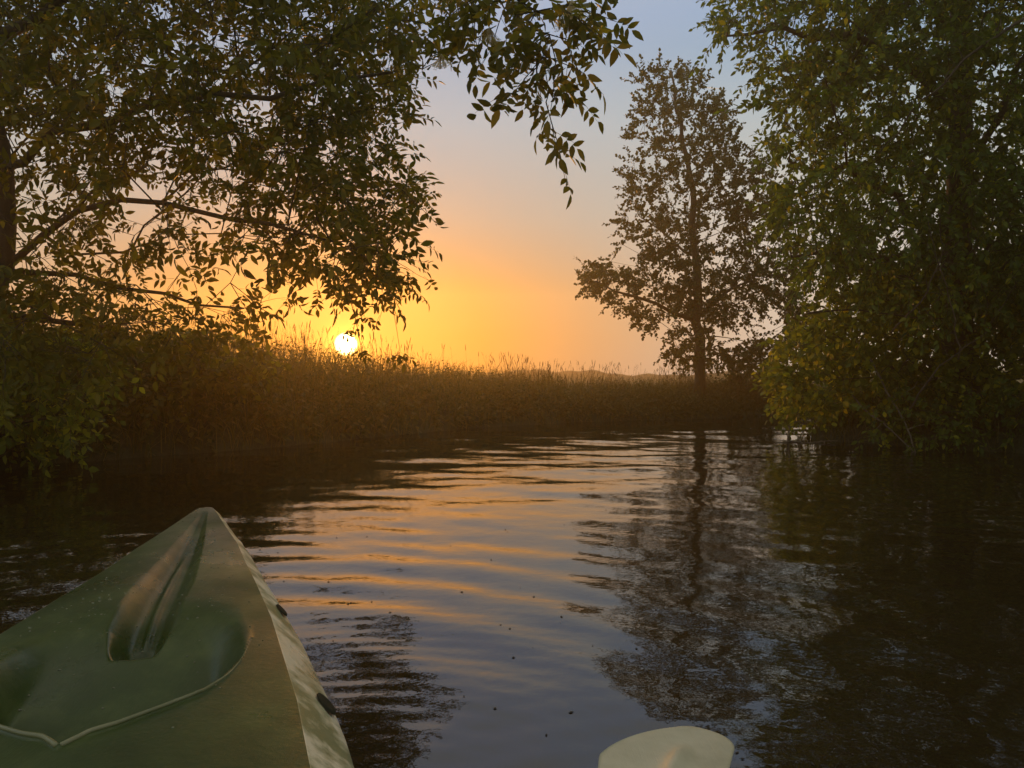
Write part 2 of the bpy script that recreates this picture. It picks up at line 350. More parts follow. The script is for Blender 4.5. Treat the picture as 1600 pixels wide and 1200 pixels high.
# ------------------------------------------------------------------ trees
class Skel:
    def __init__(s): s.p = []; s.par = []; s.path = []; s.fix = []; s.lim = []
    def node(s, p, par, fix=0):
        s.p.append(np.asarray(p, float)); s.par.append(par); s.fix.append(fix)
        s.path.append(0 if par < 0 else s.path[par]+np.linalg.norm(s.p[-1]-s.p[par])); return len(s.p)-1
    def line(s, pts, par=-1, r0=0, r1=0, sub=.3, wobble=.05):
        pts = [np.asarray(p, float) for p in pts]; tot = len(pts)-1; last = par
        if par < 0: last = s.node(pts[0], -1, r0)
        for i in range(tot):
            a, b = pts[i], pts[i+1]; n = max(1, int(np.linalg.norm(b-a)/sub))
            for k in range(1, n+1):
                f = (i+k/n)/tot; j = R.normal(0, wobble, 3)*(1 if k < n else .3)
                last = s.node(a+(b-a)*k/n+j, last, r0+(r1-r0)*f)
        return last
    def nearest(s, p): return int(np.argmin(np.linalg.norm(np.array(s.p)-p, axis=1)))
    def grow(s, A, alpha=.35, sub=.35, sag=.0):
        A = np.asarray(A, float); nodes = np.array(s.p); d = np.min(np.linalg.norm(A[:, None]-nodes[None], axis=2), axis=1)
        tips = []
        buf = np.zeros((len(s.p)+len(A)*30, 3)); pth = np.zeros(len(buf)); n = len(s.p); buf[:n] = nodes; pth[:n] = s.path
        for i in np.argsort(d):
            a = A[i]; c = np.linalg.norm(buf[:n]-a, axis=1)+alpha*pth[:n]; j = int(np.argmin(c)); L = np.linalg.norm(a-buf[j]); k = min(25, max(1, int(L/sub)))
            last = j; b0 = buf[j].copy()
            for m_ in range(1, k+1):
                f = m_/k; pt = b0+(a-b0)*f+np.array([0, 0, sag*math.sin(f*PI)*L])+(R.normal(0, .035*min(L, 1.5), 3) if m_ < k else 0)
                last = s.node(pt, last); buf[n] = pt; pth[n] = s.path[-1]; n += 1
            tips.append(last)
        return tips
    def radii(s, tip=.0025, ex=2.35):
        n = len(s.p); acc = np.full(n, 0.0); r = np.zeros(n)
        for i in range(n-1, -1, -1):
            r[i] = max(tip, acc[i]**(1/ex)) if acc[i] > 0 else tip
            if s.par[i] >= 0: acc[s.par[i]] += r[i]**ex
        return np.maximum(r, np.array(s.fix))
    def build(s, root, m, tip=.0025, nlimb=14, scale_r=1.0, maxr=None):
        """trunk, limb and twig meshes"""
        r = s.radii(tip)*scale_r
        fx = np.array(s.fix); 
        if maxr: r = np.where(fx > 0, fx, np.minimum(r, maxr))
        n = len(s.p); kids = [[] for _ in range(n)]
        for i, p in enumerate(s.par):
            if p >= 0: kids[p].append(i)
        chains = []; stack = [(i, -1) for i in range(n) if s.par[i] < 0]
        while stack:
            i, pa = stack.pop(); c = [pa, i] if pa >= 0 else [i]
            while kids[i]:
                ks = sorted(kids[i], key=lambda k: -r[k]-10*(fx[k] > 0)); stack += [(k, i) for k in ks[1:]]; i = ks[0]; c.append(i)
            chains.append(c)
        chains.sort(key=lambda c: -r[c[1] if len(c) > 1 else 0]); P_ = np.array(s.p); tw = Bag()
        for ci, c in enumerate(chains):
            if len(c) < 2: continue
            rr = r[c].copy(); rr[0] = min(rr[0], rr[1]*1.25) if s.par[c[0]] >= 0 or ci else rr[0]
            pts = P_[c]
            if ci < nlimb and rr[1] > .012:
                b = Bag()
                if ci == 0: rr[0] *= 1.35
                tube(b, pts, rr, 10); link('trunk' if ci == 0 else 'limb', b.mesh('limb', True), m, root)
            else: tube(tw, pts, rr, 5 if rr[1] > .008 else 3)
        if tw.n: tag(link('twigs', tw.mesh('twigs', True), m, root), None, None, None, 'stuff')
def twig_leaves(tips, pdir, center, n_tw, tw_len, n_lf, spread, droop, tw_bag, size, r):
    """returns leaf origins, directions, sizes; adds twig tubes"""
    O = []; D = []; S = []
    for t, pd, in zip(tips, pdir):
        for _ in range(n_tw):
            out = t-center; out = out/(np.linalg.norm(out)+1e-6)
            d = pd*.5+out*.5+r.normal(0, spread, 3)+np.array([0, 0, -droop]); d /= np.linalg.norm(d)
            L = tw_len*r.uniform(.5, 1.2); m_ = 5; pts = [t+d*L*f+np.array([0, 0, -droop*.6*L*f*f])+r.normal(0, .02*L, 3)*f for f in np.linspace(0, 1, m_)]
            pts = np.array(pts); tube(tw_bag, pts, np.linspace(.0028, .0012, m_), 3)
            for k in range(n_lf):
                f = .15+.85*(k+r.random()*.5)/n_lf; q = min(m_-2, int(f*(m_-1))); u = min(1, f*(m_-1)-q); o = pts[q]*(1-u)+pts[q+1]*u
                td = norm(pts[q+1]-pts[q]); side = norm(np.cross(td, r.normal(0, 1, 3)))
                ld = td*(.55 if k < n_lf-1 else 1.4)+side*(1 if k < n_lf-1 else .3)+np.array([0, 0, -droop*.8])
                O.append(o); D.append(ld); S.append(size*r.uniform(.65, 1.15))
    return np.array(O), norm(np.array(D)), np.array(S)
def make_tree(name, label, cat, skel, A, leafm, temps, size, n_tw, tw_len, n_lf, *, spread=.6, droop=.3, center=None, alpha=.35, sub=.35, sag=0, tip=.0025,
              parts=0, roll=.9, group=None, base=None, twigs_dir=None, maxr=None, nlimb=14, px_range=None, seed=1, scale_r=1., bark='bark'):
    r = np.random.default_rng(seed); base = skel.p[0] if base is None else base
    root = bpy.data.objects.new(name, None); COL.objects.link(root); root.location = tuple(base); tag(root, label, cat, group)
    root.empty_display_size = .2
    tips = skel.grow(A, alpha, sub, sag); P_ = np.array(skel.p); pd = norm(np.array([P_[t]-P_[max(skel.par[t], 0)] for t in tips]))
    skel.build(root, M[bark], tip, nlimb, scale_r, maxr)
    b = Bag(); c = np.asarray(center if center is not None else P_.mean(0))
    O, D, S = twig_leaves(P_[tips], pd, c, n_tw, tw_len, n_lf, spread, droop, b, size, r)
    tag(link('twig_tips', b.mesh('twig_tips', True), M[bark], root), None, None, None, 'stuff')
    up = norm(np.array([0, 0, 1.])+r.normal(0, .5, D.shape)); Fm = frames(D, up, r.normal(0, roll, len(D))); vi = r.integers(0, len(temps), len(O))
    # the leaves that show largest become objects
    px = 800+F*O[:, 0]/O[:, 1]; py = HOR-F*(O[:, 2]-CAM_H)/O[:, 1]
    vis = (px > 0) & (px < 1600) & (py > 0) & (py < 1200) & (O[:, 1] > .5)
    pick = np.zeros(len(O), bool)
    if parts:
        w = S/O[:, 1]*np.where(vis, 1, 0)
        # nearest ones that also show at the outline: fewest neighbours in view
        cell = np.floor(px/45).astype(int)*1000+np.floor(py/45).astype(int); u, inv, cnt = np.unique(cell, return_inverse=True, return_counts=True)
        score = w*(1+3/np.sqrt(cnt[inv])); pick[np.argsort(-score)[:parts]] = True
    b = Bag()
    for k, T in enumerate(temps):
        m_ = (vi == k) & ~pick
        if m_.any(): instance(T, O[m_], Fm[m_], S[m_], b)
    tag(link('foliage', b.mesh('foliage'), leafm, root), None, None, None, 'stuff')
    if parts:
        meshes = [npmesh('leaf', T[0], [T[1], T[2]]) for T in temps]
        for me in meshes: me.materials.append(leafm)
        for i in np.where(pick)[0]:
            o = bpy.data.objects.new('leaf', meshes[vi[i]]); COL.objects.link(o); o.parent = root; o.matrix_parent_inverse = Matrix.Translation(-Vector(root.location))
            mw = Matrix(Fm[i].tolist()).to_4x4(); mw = Matrix.Translation(O[i].tolist()) @ mw @ Matrix.Scale(float(S[i]), 4); o.matrix_basis = mw
    return root
def scatter(poly, n, d0, d1, dens=None, seed=3, mind=0):
    r = np.random.default_rng(seed); xs = [p[0] for p in poly]; ys_ = [p[1] for p in poly]; out = []; tries = 0
    while len(out) < n and tries < n*60:
        tries += 1; x = r.uniform(min(xs), max(xs)); y = r.uniform(min(ys_), max(ys_))
        if not inpoly((x, y), poly): continue
        if dens and r.random() > dens(x, y): continue
        d = r.uniform(d0(x, y) if callable(d0) else d0, d1(x, y) if callable(d1) else d1); p = P(x, y, d)
        if p[2] < .12: continue
        out.append(p)
    return np.array(out)

def gz(x, y): return float(ground_z(np.array(float(x)), np.array(float(y))))
def gp(px, d, lift=-.05):
    x = (px-800)/F*d; return np.array([x, d, gz(x, d)+lift])

# --- alder on the far bank
b0 = gp(1095, 14.4)
sk = Skel(); tr = [b0, P(1094, 560, 14.4), P(1090, 470, 14.4), P(1087, 400, 14.4), P(1084, 320, 14.4), P(1072, 245, 14.4), P(1055, 170, 14.4), P(1047, 112, 14.4)]
sk.line(tr, -1, .112, .015, .3, .03)
def limb(sk, frm, pts, r0, r1, sub=.3, wob_=.05):
    i = sk.nearest(np.asarray(frm)); return sk.line([sk.p[i]]+[np.asarray(p) for p in pts], i, r0, r1, sub, wob_)
limb(sk, P(1092, 500, 14.4), [P(1050, 490, 14.2), P(990, 462, 13.9), P(930, 440, 13.7)], .05, .012)
limb(sk, P(1092, 500, 14.4), [P(1120, 470, 14.2), P(1170, 440, 13.8)], .05, .015)
limb(sk, P(1087, 410, 14.4), [P(1050, 380, 14.9), P(1000, 340, 15.2)], .035, .01)
limb(sk, P(1084, 330, 14.4), [P(1120, 280, 14.8), P(1150, 220, 15.0)], .03, .01)
ALD = [(1030, 112), (1002, 125), (1000, 165), (985, 205), (1000, 240), (975, 275), (990, 310), (975, 350), (968, 395), (910, 420), (925, 455), (985, 480), (1015, 520), (1040, 560), (1180, 568),
       (1245, 545), (1255, 450), (1240, 380), (1205, 290), (1185, 255), (1150, 235), (1135, 175), (1095, 130), (1062, 110)]
def alder_d(x, y):
    g = .9
    for (cx, cy, r_) in ((985, 395, 26), (1005, 265, 16), (1035, 520, 18), (1160, 250, 22), (1190, 500, 25), (1110, 340, 16), (1040, 200, 12), (1140, 520, 20)):
        if (x-cx)**2+(y-cy)**2 < r_*r_: g = .12
    return g
A = scatter(ALD, 760, 12.9, 15.9, alder_d, 21)
ALDER_T = [leaflet(.85, .1, .1, SIMPLE), single(.75)]
make_tree('alder_tree', 'slender alder with open leafy crown rising above the grassy far bank', 'tree', sk, A, M['alder_leaf'], ALDER_T, .062, 3, .36, 17,
          spread=.55, droop=.05, alpha=.3, sub=.3, tip=.0035, maxr=.03, roll=1.2, seed=2, center=P(1088, 380, 14.4))

# --- elder on the left bank, arching over the river
eb = gp(-130, 5.2)
sk = Skel(); sk.line([eb, P(-60, 560, 5.2), P(5, 420, 5.2), P(10, 260, 5.1), P(-10, 60, 5.0), P(20, -200, 4.9)], -1, .085, .04, .3, .04)
limb(sk, P(5, 420, 5.2), [P(120, 330, 5.0), P(260, 320, 4.7), P(420, 350, 4.5), P(520, 380, 4.4)], .024, .007, .3, .05)
limb(sk, P(10, 260, 5.1), [P(160, 200, 4.7), P(340, 150, 4.5), P(500, 130, 4.4), P(610, 110, 4.3)], .03, .007, .3, .05)
limb(sk, P(-10, 60, 5.0), [P(150, -20, 4.4), P(350, -80, 4.0), P(600, -130, 3.6), P(780, -110, 3.3), P(860, -60, 3.15)], .035, .008, .3, .05)
limb(sk, P(5, 400, 5.2), [P(120, 430, 5.6), P(260, 460, 5.6), P(380, 480, 5.5)], .022, .007, .3, .05)
limb(sk, P(-40, 500, 5.2), [P(60, 500, 5.7), P(200, 530, 5.9)], .035, .01, .3, .05)
E1 = [(-420, -420), (620, -420), (700, -60), (700, 20), (640, 70), (625, 120), (600, 150), (622, 210), (612, 250), (650, 290), (618, 330), (580, 350), (615, 375), (585, 400), (600, 440), (515, 430), (470, 455),
      (430, 460), (400, 490), (330, 505), (240, 530), (60, 570), (-60, 600), (-420, 650)]
GAPS = [(40, 335, 45), (90, 290, 22), (190, 330, 42), (250, 300, 30), (310, 345, 36), (150, 70, 22), (25, 135, 20), (230, 20, 20), (385, 195, 16), (420, 285, 22), (350, 400, 30), (240, 420, 28), (80, 460, 26), (140, 390, 26), (450, 400, 20), (400, 430, 25), (270, 250, 18), (60, 230, 18), (470, 60, 12), (560, 250, 14), (500, 310, 16), (300, 450, 25)]
def elder_d(x, y):
    g = 1.0 if y < 210 else .8
    if y < -20 or x < -20: g = .35
    if 270 < y < 470 and x < 440: g = .45
    for cx, cy, r_ in GAPS:
        if (x-cx)**2+(y-cy)**2 < (r_*.95)**2: g = .01
    return g
A = scatter(E1, 1200, 3.7, 6.4, elder_d, 31)
ED = [(735, 15, 3.3), (770, 5, 3.2), (700, 45, 3.5), (690, 80, 3.6), (660, 110, 3.8), (810, 0, 3.1), (850, 25, 3.1), (890, 20, 3.0), (870, 60, 3.05), (835, 50, 3.1), (860, 95, 3.1), (880, 100, 3.0), (850, 135, 3.1), (870, 150, 3.05), (800, 20, 3.3), (840, -30, 3.2), (820, 30, 3.0), (850, 112, 3.1), (905, 12, 3.0), (865, 165, 3.1), (790, -10, 3.1), (740, 0, 3.2), (760, -30, 3.2),
      (600, 400, 4.6), (625, 370, 4.6), (590, 420, 4.7), (610, 440, 4.7)]
ED = [(x-(12 if x > 780 else 0), y-(4 if x > 780 else 0), d) for x, y, d in ED]
A = np.concatenate([A, [P(*e) for e in ED]])
elder = make_tree('elder_tree', 'large elder arching over the left of the river with gold sky between its leaves', 'tree', sk, A, M['elder_leaf'], ELDER, .70, 2, .25, 4,
          spread=.75, droop=.12, alpha=.25, sub=.25, sag=.04, tip=.0024, parts=300, roll=.8, maxr=.03, seed=4, center=P(250, 200, 5.2))
# hanging shoots near the sun
def hanging(pts, spots, size=.8, rad=.0028):
    b = Bag(); pp = np.array([P(*p) for p in pts]); tube(b, pp, np.linspace(rad, rad*.6, len(pp)), 4)
    link('hanging_shoot', b.mesh('hanging_shoot', True), M['bark'], elder)
    for k, (x, y, d, n) in enumerate(spots):
        for j in range(n):
            T = ELDER[(k+j) % 6]; me = npmesh('leaf', T[0], [T[1], T[2]]); me.materials.append(M['elder_leaf'])
            a = 2*PI*j/n+k; D = np.array([[math.cos(a)*.8, math.sin(a)*.6, -.7+.3*R.random()]])
            Fm = frames(D, np.array([[0, 0, 1.]]), np.array([R.normal(0, .5)]))[0]; o = bpy.data.objects.new('leaf', me); COL.objects.link(o)
            o.parent = elder; o.matrix_parent_inverse = Matrix.Translation(-Vector(elder.location))
            o.matrix_basis = Matrix.Translation(P(x, y, d).tolist()) @ Matrix(Fm.tolist()).to_4x4() @ Matrix.Scale(size*R.uniform(.7, 1), 4)
hanging([(592, 395, 4.6), (604, 430, 4.6), (612, 470, 4.6), (620, 515, 4.6), (625, 548, 4.6)], [(600, 425, 4.6, 4), (640, 445, 4.6, 3), (625, 550, 4.6, 4)], .62)
hanging([(640, 440, 4.6), (625, 436, 4.6), (604, 425, 4.6)], [(650, 455, 4.6, 2)], .6)
hanging([(543, 430, 4.4), (548, 470, 4.4), (556, 500, 4.4), (562, 530, 4.4), (566, 550, 4.4)], [(543, 478, 4.4, 2), (570, 492, 4.4, 3), (549, 512, 4.4, 3), (563, 545, 4.4, 3)], .48)
def umbel(x, y, d, rad, tilt):
    b = Bag(); o = P(x, y, d); r = np.random.default_rng(int(x)); base = o+np.array([0, 0, rad*.9]); T = None
    for i in range(150):
        a = r.uniform(0, 2*PI); q = rad*math.sqrt(r.random()); e = o+np.array([q*math.cos(a), q*math.sin(a)*.8, -.25*rad+r.normal(0, .09)*rad+.4*q*math.cos(a)*tilt])
        if i % 3 == 0: tube(b, np.array([base, (base+e)/2+np.array([0, 0, -.1*rad]), e]), np.array([.0012, .0008, .0006]), 3)
        s = .0030*r.uniform(.7, 1.3)
        for k in range(5):
            t_ = 2*PI*k/5+a; c, n = math.cos(t_), math.sin(t_)
            b.add([e, e+[s*c-s*.4*n, s*n+s*.4*c, .4*s], e+[1.6*s*c, 1.6*s*n, -.2*s], e+[s*c+s*.4*n, s*n-s*.4*c, .4*s]], [(0, 1, 2, 3)])
    link('flower_cluster', b.mesh('flower_cluster'), M['flower'], elder)
umbel(893, 30, 3.0, .075, .6); umbel(765, 62, 3.2, .05, -.3); umbel(690, 100, 3.6, .045, .3)

# --- big hornbeam on the right bank
hb = gp(1500, 8.6)
sk = Skel(); sk.line([hb, P(1500, 560, 8.6), P(1490, 400, 8.7), P(1500, 200, 8.7), P(1490, 0, 8.8), P(1500, -300, 8.8)], -1, .2, .07, .35, .05)
limb(sk, P(1490, 420, 8.7), [P(1400, 300, 8.4), P(1320, 260, 8.2), P(1230, 250, 8.0)], .055, .012)
limb(sk, P(1500, 200, 8.7), [P(1420, 110, 8.2), P(1330, 60, 7.9), P(1220, 50, 7.7), P(1130, 60, 7.6)], .06, .01)
limb(sk, P(1495, 300, 8.7), [P(1560, 180, 8.0), P(1620, 60, 7.6)], .05, .015)
limb(sk, P(1490, 400, 8.7), [P(1380, 400, 8.2), P(1290, 390, 8.0), P(1235, 400, 7.9)], .05, .01)
limb(sk, P(1490, 40, 8.7), [P(1400, -60, 8.3), P(1290, -60, 8.0), P(1180, -30, 7.9)], .05, .012)
HB = [(1165, -60), (1190, -20), (1120, 25), (1110, 45), (1180, 60), (1200, 90), (1150, 100), (1200, 120), (1215, 150), (1190, 160), (1240, 200), (1205, 225), (1240, 260), (1215, 285), (1250, 310), (1210, 335), (1220, 360), (1260, 380),
      (1235, 410), (1290, 440), (1330, 420), (1360, 470), (1500, 480), (1700, 460), (2000, 450), (2000, -450), (1230, -450)]
def horn_d(x, y):
    g = 1.0 if x < 1620 and y > -30 else .7
    for cx, cy, r_ in ((1235, 75, 18), (1255, 215, 14), (1270, 330, 16), (1225, 130, 12), (1355, 330, 14), (1280, 130, 9), (1535, 165, 9), (1400, 255, 12)):
        if (x-cx)**2+(y-cy)**2 < r_*r_: g = .03
    return g
A = scatter(HB, 1900, 6.6, 9.6, horn_d, 41)
horn = make_tree('hornbeam_tree', 'tall dense hornbeam filling the right side above the water, drooping leaf sprays', 'tree', sk, A, M['hornbeam_leaf'], HORN, .074, 4, .42, 13,
          spread=.5, droop=.34, alpha=.3, sub=.3, sag=.03, tip=.0028, parts=300, roll=.9, maxr=.035, seed=6, center=P(1520, 200, 9.0))

def bare_shoot(pts, r0):
    pp = np.array([P(*p) for p in pts]); f = np.linspace(0, len(pp)-1, len(pp)*4); q = np.stack([np.interp(f, np.arange(len(pp)), pp[:, k]) for k in range(3)], -1)+R.normal(0, .008, (len(f), 3))
    b = Bag(); tube(b, q, np.linspace(r0, r0*.35, len(f)), 5)
    for k in (3, 6, 8, 10):
        if k < len(q): tube(b, np.array([q[k], q[k]+R.normal(0, .09, 3)+[0, 0, .08], q[k]+R.normal(0, .16, 3)+[0, 0, .14]]), np.array([r0*.4, r0*.3, r0*.15]), 4)
    link('bare_shoot', b.mesh('bare_shoot', True), M['bark'], horn)
bare_shoot([(1392, 520, 6.7), (1440, 470, 6.6), (1470, 400, 6.5), (1466, 330, 6.4)], .009)
bare_shoot([(1500, 560, 6.5), (1488, 480, 6.4), (1460, 400, 6.3), (1448, 350, 6.3)], .007)
bare_shoot([(1600, 30, 6.4), (1520, 80, 6.4), (1440, 160, 6.5), (1370, 240, 6.6)], .014)
bare_shoot([(1420, 640, 7.2), (1470, 570, 7.0), (1540, 520, 6.9), (1590, 440, 6.8)], .009)
bare_shoot([(1260, 490, 7.4), (1340, 484, 7.5), (1450, 500, 7.6), (1560, 490, 7.7)], .011)

# --- backing trees on the right bank
def simple_tree(name, label, px, d, hpx, poly, n, d0, d1, seed, leafm='hornbeam_leaf', size=.1, group=None, tk=.14, nl=9, ntw=4, tw=.5):
    b = gp(px, d); sk = Skel(); top = P(px+10, hpx, d)
    sk.line([b, b*.6+top*.4+[.08, .1, 0], top], -1, tk, .03, .4, .06)
    return make_tree(name, label, 'tree', sk, scatter(poly, n, d0, d1, None, seed), M[leafm], HORN, size, ntw, tw, nl, spread=.6, droop=.15, alpha=.35, sub=.4, tip=.004, maxr=.04, seed=seed, center=top*.5+b*.5)
simple_tree('maple_tree', 'shadowed tree behind the hornbeam, trunk hidden by the right bank thicket', 1640, 12.5, -100, [(1300, 250), (1290, 560), (1900, 600), (2100, 500), (2100, -500), (1380, -500), (1320, 100)], 900, 11.0, 14.0, 51, size=.12)
simple_tree('willow_tree', 'dark tree at the right edge standing nearest the camera', 2050, 6.2, -300, [(1720, 700), (1700, 100), (1700, -600), (2700, -600), (2700, 650)], 560, 4.8, 7.2, 52, size=.09)

# --- shrubs
def shrub(name, label, stems, poly, n, d0, d1, leafm, temps, size, ntw, tw, nl, seed, dens=None, parts=0, droop=.25, group=None, roll=1.0, tip=.002, spread=.7):
    px, d = stems[0][0], stems[0][1]; b = gp(px, d); sk = Skel(); sk.line([b, b+[0, 0, .25]], -1, .03, .025, .15, .01)
    for (x1, y1, dd, r0) in stems[1:]:
        limb(sk, b, [b*.5+P(x1, y1, dd)*.5+[0, 0, .12], P(x1, y1, dd)], r0, .007, .25, .05)
    return make_tree(name, label, 'shrub', sk, scatter(poly, n, d0, d1, dens, seed), M[leafm], temps, size, ntw, tw, nl, spread=spread, droop=droop, alpha=.3, sub=.25, sag=.05, tip=tip,
                     parts=parts, roll=roll, maxr=.02, seed=seed, nlimb=8, group=group)
RB = [(1215, 590), (1240, 520), (1290, 480), (1330, 420), (1420, 400), (1600, 400), (1720, 440), (1720, 640), (1560, 660), (1480, 650), (1420, 660), (1350, 640), (1290, 650), (1230, 640)]
def rb_d(x, y):
    for cx, cy, r_ in ((1345, 600, 16), (1390, 590, 12)):
        if (x-cx)**2+(y-cy)**2 < r_*r_: return .04
    return 1
shrub('willow_shrub', 'broad yellow-green thicket hanging over the right waterline below the hornbeam', [(1480, 9.2), (1300, 520, 9.2, .03), (1400, 470, 8.6, .03), (1560, 450, 8.4, .03), (1420, 560, 8.3, .02), (1250, 580, 9.6, .025), (1600, 560, 7.9, .02)],
      RB, 860, 8.0, 10.8, 'shrub_leaf', [single(.6), leaflet(.7, .1, .1, SIMPLE)], .085, 3, .34, 10, 61, rb_d, parts=300)
shrub('bank_shrub', 'dim low bush at the foot of the thicket, leaves touching the right water edge', [(1560, 7.9), (1480, 640, 7.8, .012), (1650, 620, 7.5, .012), (1420, 660, 8.1, .01)],
      [(1330, 640), (1450, 620), (1750, 600), (1900, 640), (1900, 700), (1600, 690), (1400, 690)], 190, 7.4, 8.8, 'hornbeam_leaf', [single(.5)], .07, 3, .25, 8, 62)
shrub('sallow_shrub', 'small dark rounded bush on the far bank just right of the alder', [(1165, 15.6), (1150, 590, 15.6, .02), (1185, 585, 15.5, .02)],
      [(1125, 610), (1135, 582), (1165, 572), (1200, 580), (1210, 620), (1190, 640), (1130, 635)], 110, 14.9, 16.4, 'alder_leaf', [single(.6)], .09, 3, .3, 9, 63)
shrub('dogwood_shrub', 'bush with dull green leaves drooping to the water at the left edge', [(-60, 5.9), (60, 580, 5.7, .02), (110, 620, 5.6, .015), (-40, 540, 5.7, .02), (20, 660, 5.5, .012)],
      [(-300, 480), (0, 510), (120, 540), (160, 580), (120, 640), (130, 680), (70, 700), (-300, 740)], 300, 5.3, 6.8, 'shrub_leaf', [single(.6), single(.5)], .075, 3, .28, 9, 64, parts=150)
shrub('bramble_bush', 'bramble mass on the left bank below the elder boughs', [(240, 7.9), (180, 540, 7.7, .02), (330, 545, 7.9, .02), (260, 590, 7.5, .015)],
      [(80, 530), (200, 515), (400, 540), (420, 580), (330, 600), (270, 640), (180, 660), (90, 640)], 260, 7.3, 8.8, 'elder_leaf', [single(.65), leaflet(.7, .1, .1, SIMPLE)], .08, 3, .28, 9, 65)

# ------------------------------------------------------------------ grass, herbs and seed stalks
def grass():
    r = np.random.default_rng(77); b = Bag()
    n = 60000; X = r.uniform(-9, 14, n*3); Y = r.uniform(1, 21, n*3); s = land_sd(X, Y)
    keep = (s > -.04) & (s < 3.2) & (r.random(n*3) < np.where(s < .7, 1, .45)) & ((X < 3.2) | (Y > 12.3) | (s < .8)); X, Y, s = X[keep][:n], Y[keep][:n], s[keep][:n]; n = len(X)
    Z = ground_z(X, Y)-.03
    left = np.clip((2.0-X)/5, 0, 1)
    clump = .5+.5*np.sin(X*2.1+1.7*np.sin(Y*1.3))*np.sin(Y*2.6+X)
    H = (.33+.20*left+.16*clump)*r.uniform(.55, 1.15, n)*np.clip(.65+s, .65, 1.15)*np.clip(1.15-np.clip(X-3, 0, 3)*.12, .7, 1)
    a = r.uniform(0, 2*PI, n); lean = r.uniform(.15, .9, n)*H; w = r.uniform(.004, .013, n); lean = np.where(s < .3, lean*1.6, lean)
    ax_ = np.stack([np.cos(a), np.sin(a)], -1); sd_ = np.stack([-np.sin(a), np.cos(a)], -1)
    B = np.stack([X, Y, Z], -1); Vs = []
    for f, ww in ((0, .8), (.4, 1), (.75, .7)):
        c = B.copy(); c[:, :2] += ax_*(lean*f*f)[:, None]; c[:, 2] += H*(f-.15*f*f*lean/H)
        o = np.zeros((n, 3)); o[:, :2] = sd_*(w*ww*.5)[:, None]; Vs += [c+o, c-o]
    c = B.copy(); c[:, :2] += ax_*(lean*1.15)[:, None]; c[:, 2] += H*(1-.25*lean/H); Vs.append(c)
    V = np.stack(Vs, 1).reshape(-1, 3); o = (np.arange(n)*7)[:, None]
    q = np.concatenate([o+np.array([[0, 1, 3, 2]]), o+np.array([[2, 3, 5, 4]])]); t = o+np.array([[4, 5, 6]])
    b.add(V, q, t)
    tag(link('grass', b.mesh('grass'), M['grass']), 'dense rough grass covering the far and left river banks', 'grass', None, 'stuff')
    # leafy herbs (nettles) in the sward
    b = Bag(); T = leaflet(.55, .1, .25, SIMPLE); m_ = 4600
    X = r.uniform(-8, 9, m_*5); Y = r.uniform(3, 19, m_*5); s = land_sd(X, Y); k = (s > -.02) & (s < 2.2) & (r.random(m_*5) < np.where(s < .5, 1, .5)) & ((X < 3.2) | (Y > 12.3)); X, Y, s = X[k][:m_], Y[k][:m_], s[k][:m_]
    Z = ground_z(X, Y); m_ = len(X); H = (.38+.22*np.clip((2-X)/5, 0, 1))*r.uniform(.6, 1.15, m_)
    O = []; D = []; S = []
    for i in range(m_):
        ln = r.normal(0, .12, 2)
        p0 = np.array([X[i], Y[i], Z[i]]); p1 = p0+[ln[0], ln[1], H[i]]; tube(b, np.array([p0, p1]), np.array([.0022, .001]), 3)
        for j in range(12):
            f = .12+.88*j/11; a = j*PI/2+r.normal(0, .4); O.append(p0+(p1-p0)*f); D.append([math.cos(a), math.sin(a), -.25+.5*(j == 11)]); S.append(.10*(1.1-.6*f)*r.uniform(.7, 1.2))
    D = norm(np.array(D)); instance(T, np.array(O), frames(D, np.tile([0, 0, 1.], (len(D), 1)), r.normal(0, .3, len(D))), np.array(S), b)
    tag(link('nettles', b.mesh('nettles'), M['grass']), 'leafy nettles growing through the bank grass', 'nettles', None, 'stuff')
    # seed stalks
    b = Bag(); m_ = 1500; X = r.uniform(-6, 6, m_*8); Y = r.uniform(6, 19, m_*8); s = land_sd(X, Y); k = (s > .3) & (s < 3) & ((X < 3.2) | (Y > 12.3))
    k &= r.random(m_*8) < np.clip(.35+.65*np.sin(X*2.7+1)*np.sin(X*.9+2), .1, 1)
    X, Y = X[k][:m_], Y[k][:m_]; Z = ground_z(X, Y); m_ = len(X); H = (.60+.18*np.clip((2-X)/5, 0, 1))*r.uniform(.55, 1.12, m_)
    for i in range(m_):
        a = r.uniform(0, 2*PI); l = r.uniform(.03, .16); h = H[i]; p0 = np.array([X[i], Y[i], Z[i]]); dr = np.array([math.cos(a), math.sin(a), 0])
        pts = [p0, p0+dr*l*.2+[0, 0, h*.5], p0+dr*l*.6+[0, 0, h*.8], p0+dr*l+[0, 0, h]]
        tube(b, np.array(pts), np.array([.0024, .002, .0014, .001]), 3)
        hl = r.uniform(.06, .13); e = norm(pts[3]-pts[2]+np.array([0, 0, -.02])); kind = r.random()
        if kind < .5:
            q0 = pts[3]-e*hl*.3; tube(b, np.array([q0, q0+e*hl*.3, q0+e*hl*.75, q0+e*hl]), np.array([.001, .0055, .0045, .001]), 4)
        else:
            for j in range(9):
                o = pts[3]+e*hl*(j/9-.5); an = r.uniform(0, 2*PI); v = np.array([math.cos(an)*.7, math.sin(an)*.7, .5])*hl*.3*(1-.5*j/9)
                tube(b, np.array([o, o+v*.5, o+v]), np.array([.0008, .0022, .0006]), 3)
    tag(link('seed_stalks', b.mesh('seed_stalks'), M['straw']), 'thin flowering grass stalks standing above the bank against the sunset', 'grass stalks', None, 'stuff')
grass()

